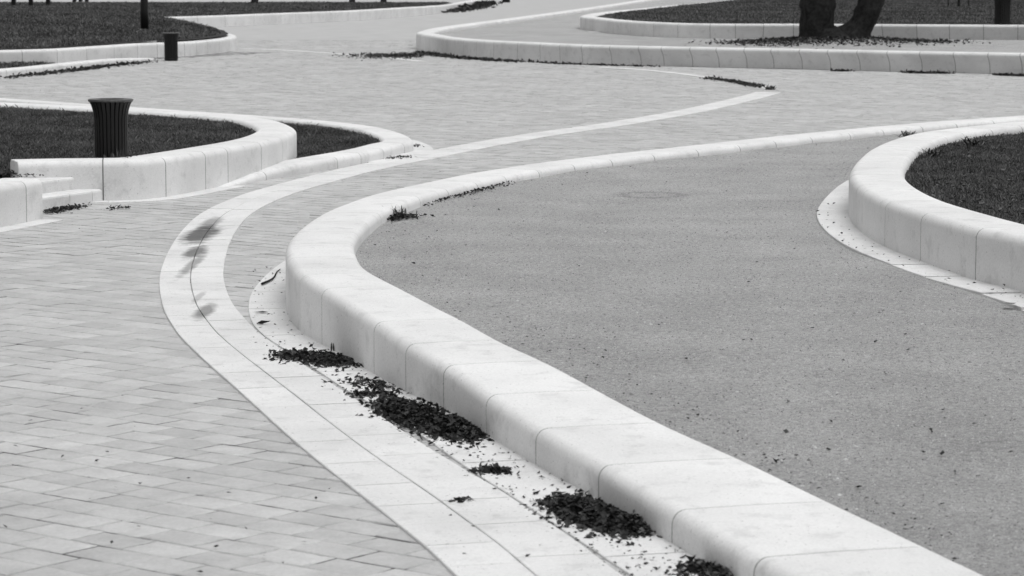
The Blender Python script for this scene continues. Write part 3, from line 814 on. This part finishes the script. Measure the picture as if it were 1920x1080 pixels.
# scattered single scraps, one object per surface
def scatter(name, label, n, region, zf, size, test, seed, mat='leaf', tones=(.2, .2)):
    r = np.random.default_rng(seed)
    px = r.uniform(region[0], region[2], n); py = region[1] + (region[3] - region[1]) * r.random(n) ** .9
    pts = []
    for a, b in zip(px, py):
        x, y = at(a, b, zf if not callable(zf) else .2)
        if callable(zf):
            for _ in range(3): x, y = at(a, b, float(zf(x, y)))
        pts.append((x, y))
    pts = np.array(pts); k = test(pts[:, 0], pts[:, 1]); pts = pts[k]
    z = np.array([zf if not callable(zf) else float(zf(x, y)) + .006 for x, y in pts])
    V, F = leaf_cloud(np.column_stack([pts, z + .004, z + .002]), size, r, .22)
    tone = np.repeat(np.clip(r.normal(tones[0], tones[1], len(pts)), 0, 1.2), 5)
    return tag(fast_mesh(name, V, F, M[mat], tone=tone), label, 'leaves', None, 'stuff')
gin = poly(A, .62, 1, [(40, 75), (40, 5)]); bout = poly(B, -.02, 1, [(30, 60), (30, 10)])
scatter('scattered_leaves', 'small dark leaf scraps strewn over the gravel bed', 190, (660, 260, 1920, 1080), lambda x, y: zGrav(x, y), (.008, .045), lambda x, y: inside(gin, x, y) & ~inside(bout, x, y), 41)
scatter('scattered_leaves', 'small dark leaf scraps strewn over the setts and paving', 130, (0, 150, 1300, 1080), .004, (.006, .04), lambda x, y: ~inside(polyA_out, x, y) & ~inside(polyD_mid, x, y) & ~inside(polyC_mid, x, y), 42)
def near_foot(x, y):
    d = np.min((x[:, None] - fA.D[None, ::4, 0]) ** 2 + (y[:, None] - fA.D[None, ::4, 1]) ** 2, 1) ** .5
    return (d < .5) & ~inside(polyA_out, x, y)
scatter('scattered_leaves', 'dark leaf scraps on the footing stones of the low wall', 3600, (470, 500, 1330, 1080), .006, (.005, .032), near_foot, 43)
def near_wall_in(x, y):
    d = np.min((x[:, None] - A.D[None, ::4, 0]) ** 2 + (y[:, None] - A.D[None, ::4, 1]) ** 2, 1) ** .5
    return (d < 1.3) & inside(gin, x, y)
scatter('scattered_leaves', 'dark leaf crumbs along the gravel edge of the low wall', 2600, (660, 260, 1800, 1080), lambda x, y: zGrav(x, y), (.008, .03), near_wall_in, 44)
scatter('scattered_leaves', 'pale and brown leaves lying on the seat wall lawn', 260, (1710, 250, 1920, 420), .70, (.03, .07), lambda x, y: inside(gB, x, y), 45, tones=(.9, .4))
scatter('scattered_leaves', 'pale fallen leaves dotted over the lawn round the slatted bin', 90, (0, 205, 480, 300), .40, (.02, .06), lambda x, y: inside(gC, x, y), 47, tones=(1.1, .5))
scatter('scattered_leaves', 'leaf scraps on the footing ring of the tall seat wall', 500, (1530, 360, 1920, 580), .354, (.006, .045), lambda x, y: inside(poly(B, -.33, 1, [(30, 60), (30, 10)]), x, y) & ~inside(bout, x, y), 46)

def fallen_leaf(label, px, py, z, size, seed):
    r = np.random.default_rng(seed); x, y = at(px, py, z)
    V, F = leaf_cloud(np.array([(x, y, z + .006, z + .003)]), (size, size), r, .12)
    tag(fast_mesh('fallen_leaf', V, F, M['leaf'], tone=np.full(5, .1)), label, 'leaf')
fallen_leaf('dark curled leaf on the footing at the bend of the low wall', 490, 587, .01, .13, 71)
fallen_leaf('second dark leaf on the wall footing, towards the ragged leaf pile', 494, 608, .01, .12, 72)
fallen_leaf('dark leaf on the edge of the seat wall footing by the gravel', 1893, 570, .33, .13, 73)
def twig(label, px0, py0, px1, py1):
    a, b = np.array(at(px0, py0, .01)), np.array(at(px1, py1, .01)); V, F = [], []
    for k in range(7):
        f = k / 6; c = a + (b - a) * f + np.array((.03 * math.sin(f * 5), 0)); w = .012 * (1 - .6 * f)
        for q in range(4): V.append((c[0] + w * math.cos(q * 1.571), c[1], .012 + w + w * math.sin(q * 1.571)))
    for k in range(6):
        for q in range(4): F.append((k * 4 + q, k * 4 + (q + 1) % 4, k * 4 + 4 + (q + 1) % 4, k * 4 + 4 + q))
    tag(fast_mesh('twig', np.array(V), np.array(F), M['bark']), label, 'twig')
twig('dark twig on the edge of the footing at the wall bend', 491, 535, 531, 506)

# loose stones in the gravel: tiny four-sided chips
def chips(n, seed):
    r = np.random.default_rng(seed)
    Y = r.uniform(11, 45, n) ; X = r.uniform(-.2, .2, n) * Y
    k = inside(gin, X, Y) & ~inside(bout, X, Y); X, Y = X[k], Y[k]; n = len(X)
    s = r.uniform(.003, .011, n) * np.where(r.random(n) < .01, 1.8, 1); Z = zGrav(X, Y) + .008 * np.sin(X * 2.1 + Y * .7) * np.sin(Y * 1.3)
    V = np.zeros((n, 5, 3)); a0 = r.uniform(0, 6.28, n)
    for j in range(4):
        a = a0 + j * 1.57 + r.normal(0, .25, n); rr = s * r.uniform(.7, 1.2, n)
        V[:, j] = np.stack([X + rr * np.cos(a), Y + rr * np.sin(a), Z - .002], 1)
    V[:, 4] = np.stack([X, Y, Z + s * r.uniform(.25, .75, n)], 1)
    tri = np.array([(0, 1, 4), (1, 2, 4), (2, 3, 4), (3, 0, 4)])[None]
    F = (tri + (np.arange(n) * 5)[:, None, None]).reshape(-1, 3)
    t = np.repeat(np.clip(r.normal(.46, .3, n), 0, 1.3), 5)
    return tag(fast_mesh('gravel_chips', V.reshape(-1, 3), F, M['pebble'], tone=t), 'loose stone chips over the gravel bed', 'gravel', None, 'stuff')
chips(190000, 51)

def weed(label, px, py, z, n, h, w, spread, seed):
    r = np.random.default_rng(seed); x, y = at(px, py, z)
    V, F, T = [], [], []
    for i in range(n):
        a = r.uniform(0, 6.28); l = h * r.uniform(.35, 1); out = spread * r.uniform(.1, 1); bx_ = x + r.normal(0, spread * .35); by_ = y + r.normal(0, spread * .35)
        ww = w * r.uniform(.5, 1.2); b = len(V); t = r.normal(.3, .2)
        for q, (f, wd) in enumerate(((0, .5), (.4, 1), (.8, .7), (1, .05))):
            cx = bx_ + math.cos(a) * out * f ** 1.4; cy = by_ + math.sin(a) * out * f ** 1.4; cz = z + l * (f - .45 * f * f * (out / spread))
            px_, py_ = -math.sin(a) * ww * wd / 2, math.cos(a) * ww * wd / 2
            V += [(cx - px_, cy - py_, cz), (cx + px_, cy + py_, cz)]; T += [t, t]
        for q in range(3): F.append((b + q * 2, b + q * 2 + 1, b + q * 2 + 3, b + q * 2 + 2))
    o = fast_mesh('weed', np.array(V), np.array(F), M['grass'], tone=np.clip(T, 0, 1)); return tag(o, label, 'weed')
weed('dark weed growing from the gravel where the low wall bends', 742, 407, .335, 70, .16, .014, .2, 61)
weed('small round tuft of dark grass at the tip of the gutter', 1443, 168, 0, 90, .15, .02, .2, 62)
weed('low weeds in the gravel along the inner face of the far low wall', 880, 358, .32, 40, .05, .03, .2, 63)
weed('small weeds where the two white walls meet', 1700, 256, .32, 40, .12, .03, .2, 64)
weed('tiny weed at the crack of the low wall by the dark streak', 625, 660, 0, 10, .09, .014, .03, 65)
weed('upright weeds at the lawn corner inside the tall seat wall', 1745, 292, .68, 60, .12, .02, .2, 66)
weed('leafy weed along the inner side of the tall seat wall', 1830, 272, .68, 50, .14, .03, .2, 67)
weed('broad-leaved plant by the back coping of the bin lawn', 343, 224, .40, 60, .12, .03, .25, 68)
weed('second broad-leaved plant on the bin lawn beside the coping', 385, 229, .40, 50, .11, .03, .25, 69)
weed('weeds growing against the front of the slatted bin on the lawn', 215, 316, .35, 40, .3, .03, .16, 70)

# ------------------------------------------------------------------ trees, post, benches
def tube(bm, pts, rads, n=10, wob=0.0, seed=0):
    r = random.Random(seed); rings = []
    for i, (p, rad) in enumerate(zip(pts, rads)):
        p = Vector(p); d = (Vector(pts[min(i + 1, len(pts) - 1)]) - Vector(pts[max(i - 1, 0)])).normalized()
        u = d.orthogonal().normalized() if i == 0 else (u - d * u.dot(d)).normalized(); v = d.cross(u)
        ring = []
        for a in range(n):
            an = 2 * math.pi * a / n; rr = rad * (1 + wob * noise.noise((p.x * 2 + math.cos(an) * 1.5, p.y + math.sin(an) * 1.5, p.z * 2.5 + seed)))
            ring.append(bm.verts.new(p + (u * math.cos(an) + v * math.sin(an)) * rr))
        rings.append(ring)
    for a, b in zip(rings[:-1], rings[1:]):
        for j in range(n): bm.faces.new((a[j], a[(j + 1) % n], b[(j + 1) % n], b[j]))
    bm.faces.new(rings[-1]); bm.faces.new(rings[0][::-1])
def bm_obj(name, bm, mat, parent, shade=True):
    me = bpy.data.meshes.new(name); bm.to_mesh(me); bm.free(); me.materials.append(mat)
    if shade: me.polygons.foreach_set('use_smooth', [True] * len(me.polygons))
    return link(bpy.data.objects.new(name, me), parent)
def branches(bm, start, dirv, length, rad, depth, r):
    pts = [Vector(start)]; d = Vector(dirv).normalized(); n = 5
    for i in range(n):
        d = (d + Vector((r.gauss(0, .14), r.gauss(0, .14), .06))).normalized(); pts.append(pts[-1] + d * length / n)
    tube(bm, pts, [rad * (1 - .6 * i / n) for i in range(n + 1)], 6)
    if depth:
        for k in range(4):
            i = r.randint(2, n); nd = (d + Vector((r.gauss(0, .8), r.gauss(0, .8), r.uniform(-.1, .6)))).normalized()
            branches(bm, pts[i], nd, length * .62, rad * .45, depth - 1, r)

# forked plane tree in front of the far wall
tx0, ty0 = TREE_X, TREE_Y
tr = thing('forked_tree', 'thick dark tree forking into two trunks just above the gravel', 'tree', (tx0, ty0, .58))
sc = 5200 / ty0                        # px per metre there
def tp(px, py):                        # trunk plane at the tree's distance, local metres
    return ((px - 1566) / sc, (67 - py) / sc)
bm = bmesh.new()
def tr_pts(rows, dy=0):
    P, Rr = [], []
    for (px, py, w) in rows:
        x, z = tp(px, py); P.append((x, dy, z)); Rr.append(w / sc / 2)
    return P, Rr
P1, R1_ = tr_pts([(1533, 80, 80), (1532, 63, 68), (1532, 45, 63), (1533, 25, 64), (1532, 5, 64), (1530, -20, 62), (1524, -60, 58), (1516, -110, 54)])
P2, R2_ = tr_pts([(1592, 80, 90), (1602, 62, 66), (1613, 46, 46), (1621, 30, 46), (1627, 14, 48), (1632, -2, 46), (1641, -30, 43), (1655, -80, 38)])
tube(bm, P1, R1_, 20, .22, 3); tube(bm, P2, R2_, 20, .22, 5)
P3, R3_ = tr_pts([(1568, 80, 128), (1568, 68, 112), (1571, 60, 84), (1575, 53, 52), (1577, 47, 20)])
tube(bm, P3, R3_, 18, .25, 8)
bmesh.ops.subdivide_edges(bm, edges=bm.edges[:], cuts=2, use_grid_fill=True)
for v in bm.verts:
    v.co += Vector((noise.noise(v.co * 6), noise.noise(v.co * 6 + Vector((9, 0, 0))), 0)) * .05 + v.co.normalized() * noise.noise(v.co * 2.2) * .06
bm_obj('trunk', bm, M['bark'], tr)
bm = bmesh.new(); rr_ = random.Random(4)
for base_ in (P1[-1], P2[-1]):
    for k in range(4):
        branches(bm, base_, (rr_.gauss(0, .5), rr_.gauss(0, .5), 1), 4.0, .36, 2, rr_)
bm_obj('crown', bm, M['bark'], tr)

def small_tree(label, px, py, z, rad, h, seed, name='tree', stakes=False, lean=0):
    x, y = at(px, py, z); t = thing(name, label, 'tree', (x, y, z)); r = random.Random(seed)
    bm = bmesh.new(); pts = [(0, 0, -.1), (.02, 0, .1), (lean * .3, 0, h * .4), (lean, 0, h)]
    tube(bm, pts, [rad * 1.35, rad * 1.1, rad * .9, rad * .6], 12, .15, seed); bm_obj('trunk', bm, M['bark'], t)
    bm = bmesh.new()
    for k in range(5): branches(bm, (lean, 0, h - .15), (r.gauss(0, .6), r.gauss(0, .6), 1), h * .6, rad * .5, 1, r)
    bm_obj('crown', bm, M['bark'], t)
    if stakes:
        for (sx, sy) in ((-.5, .1), (.5, -.1), (.1, .5)):
            bm = bmesh.new(); tube(bm, [(sx, sy, -.1), (sx, sy, 1.6)], [.035, .035], 8); bm_obj('stake', bm, M['wood'], t)
        for (sx, sy) in ((-.5, .1), (.5, -.1), (.1, .5)):
            bm = bmesh.new(); tube(bm, [(sx, sy, 1.45), (0, 0, 1.5)], [.018, .018], 6); bm_obj('tie', bm, M['wood'], t)
    return t
small_tree('thin young tree held by wooden stakes on the far lawn', 1797, 13, .9, .06, 3.0, 21, 'sapling', True)
small_tree('bare dark tree on the flat lawn beyond the distant wall', 477, 7, .5, .24, 4.0, 22)
small_tree('bare tree at the back edge of the flat lawn, nearer the lamp post side', 660, 3, .5, .2, 4.0, 23)
small_tree('bare tree at the back edge of the flat lawn near its leaf heap', 719, 3, .5, .2, 4.0, 24)

px_, py_ = at(271, 44, .95)
lp_ = thing('lamp_post', 'dark round metal post rising from the grassy mound', 'post', (px_, py_, .7))
bm = bmesh.new(); sc2 = 5200 / py_; tube(bm, [(0, 0, 0), (0, 0, .7), (0, 0, 4.2)], [7.6 / sc2, 7.2 / sc2, 6.2 / sc2], 20); bm_obj('shaft', bm, M['metal'], lp_)
bm = bmesh.new(); tube(bm, [(0, 0, 4.2), (0, 0, 4.26), (0, 0, 4.4), (0, 0, 4.46)], [.12, .3, .3, .05], 20); bm_obj('lamp_head', bm, M['metal_rim'], lp_)

def bench(label, px, py, z, length):
    x, y = at(px, py, z); b = thing('park_bench', label, 'bench', (x, y, z), .06)
    def box(nm, x0, x1, y0, y1, z0, z1):
        V = [(a, c, e) for a in (x0, x1) for c in (y0, y1) for e in (z0, z1)]
        return mesh_obj(nm, V, [(0, 1, 3, 2), (4, 6, 7, 5), (0, 4, 5, 1), (2, 3, 7, 6), (0, 2, 6, 4), (1, 5, 7, 3)], M['wood'] if nm == 'slat' else M['metal'], b)
    for k in range(3): box('slat', -length / 2, length / 2, -.3 + k * .21, -.12 + k * .21, .42, .48)
    for k in range(2): box('slat', -length / 2, length / 2, .36, .40, .6 + k * .18, .74 + k * .18)
    for f in (-.36, .0, .36): box('leg', f * length - .12, f * length + .12, -.25, .38, -.02, .42)
    return b
bench('long dark bench on the flat lawn behind the mound', 58, 11, .5, 3.0)
bench('dark bench at the far back of the lawn behind the mound', 151, 3, .5, 1.2)
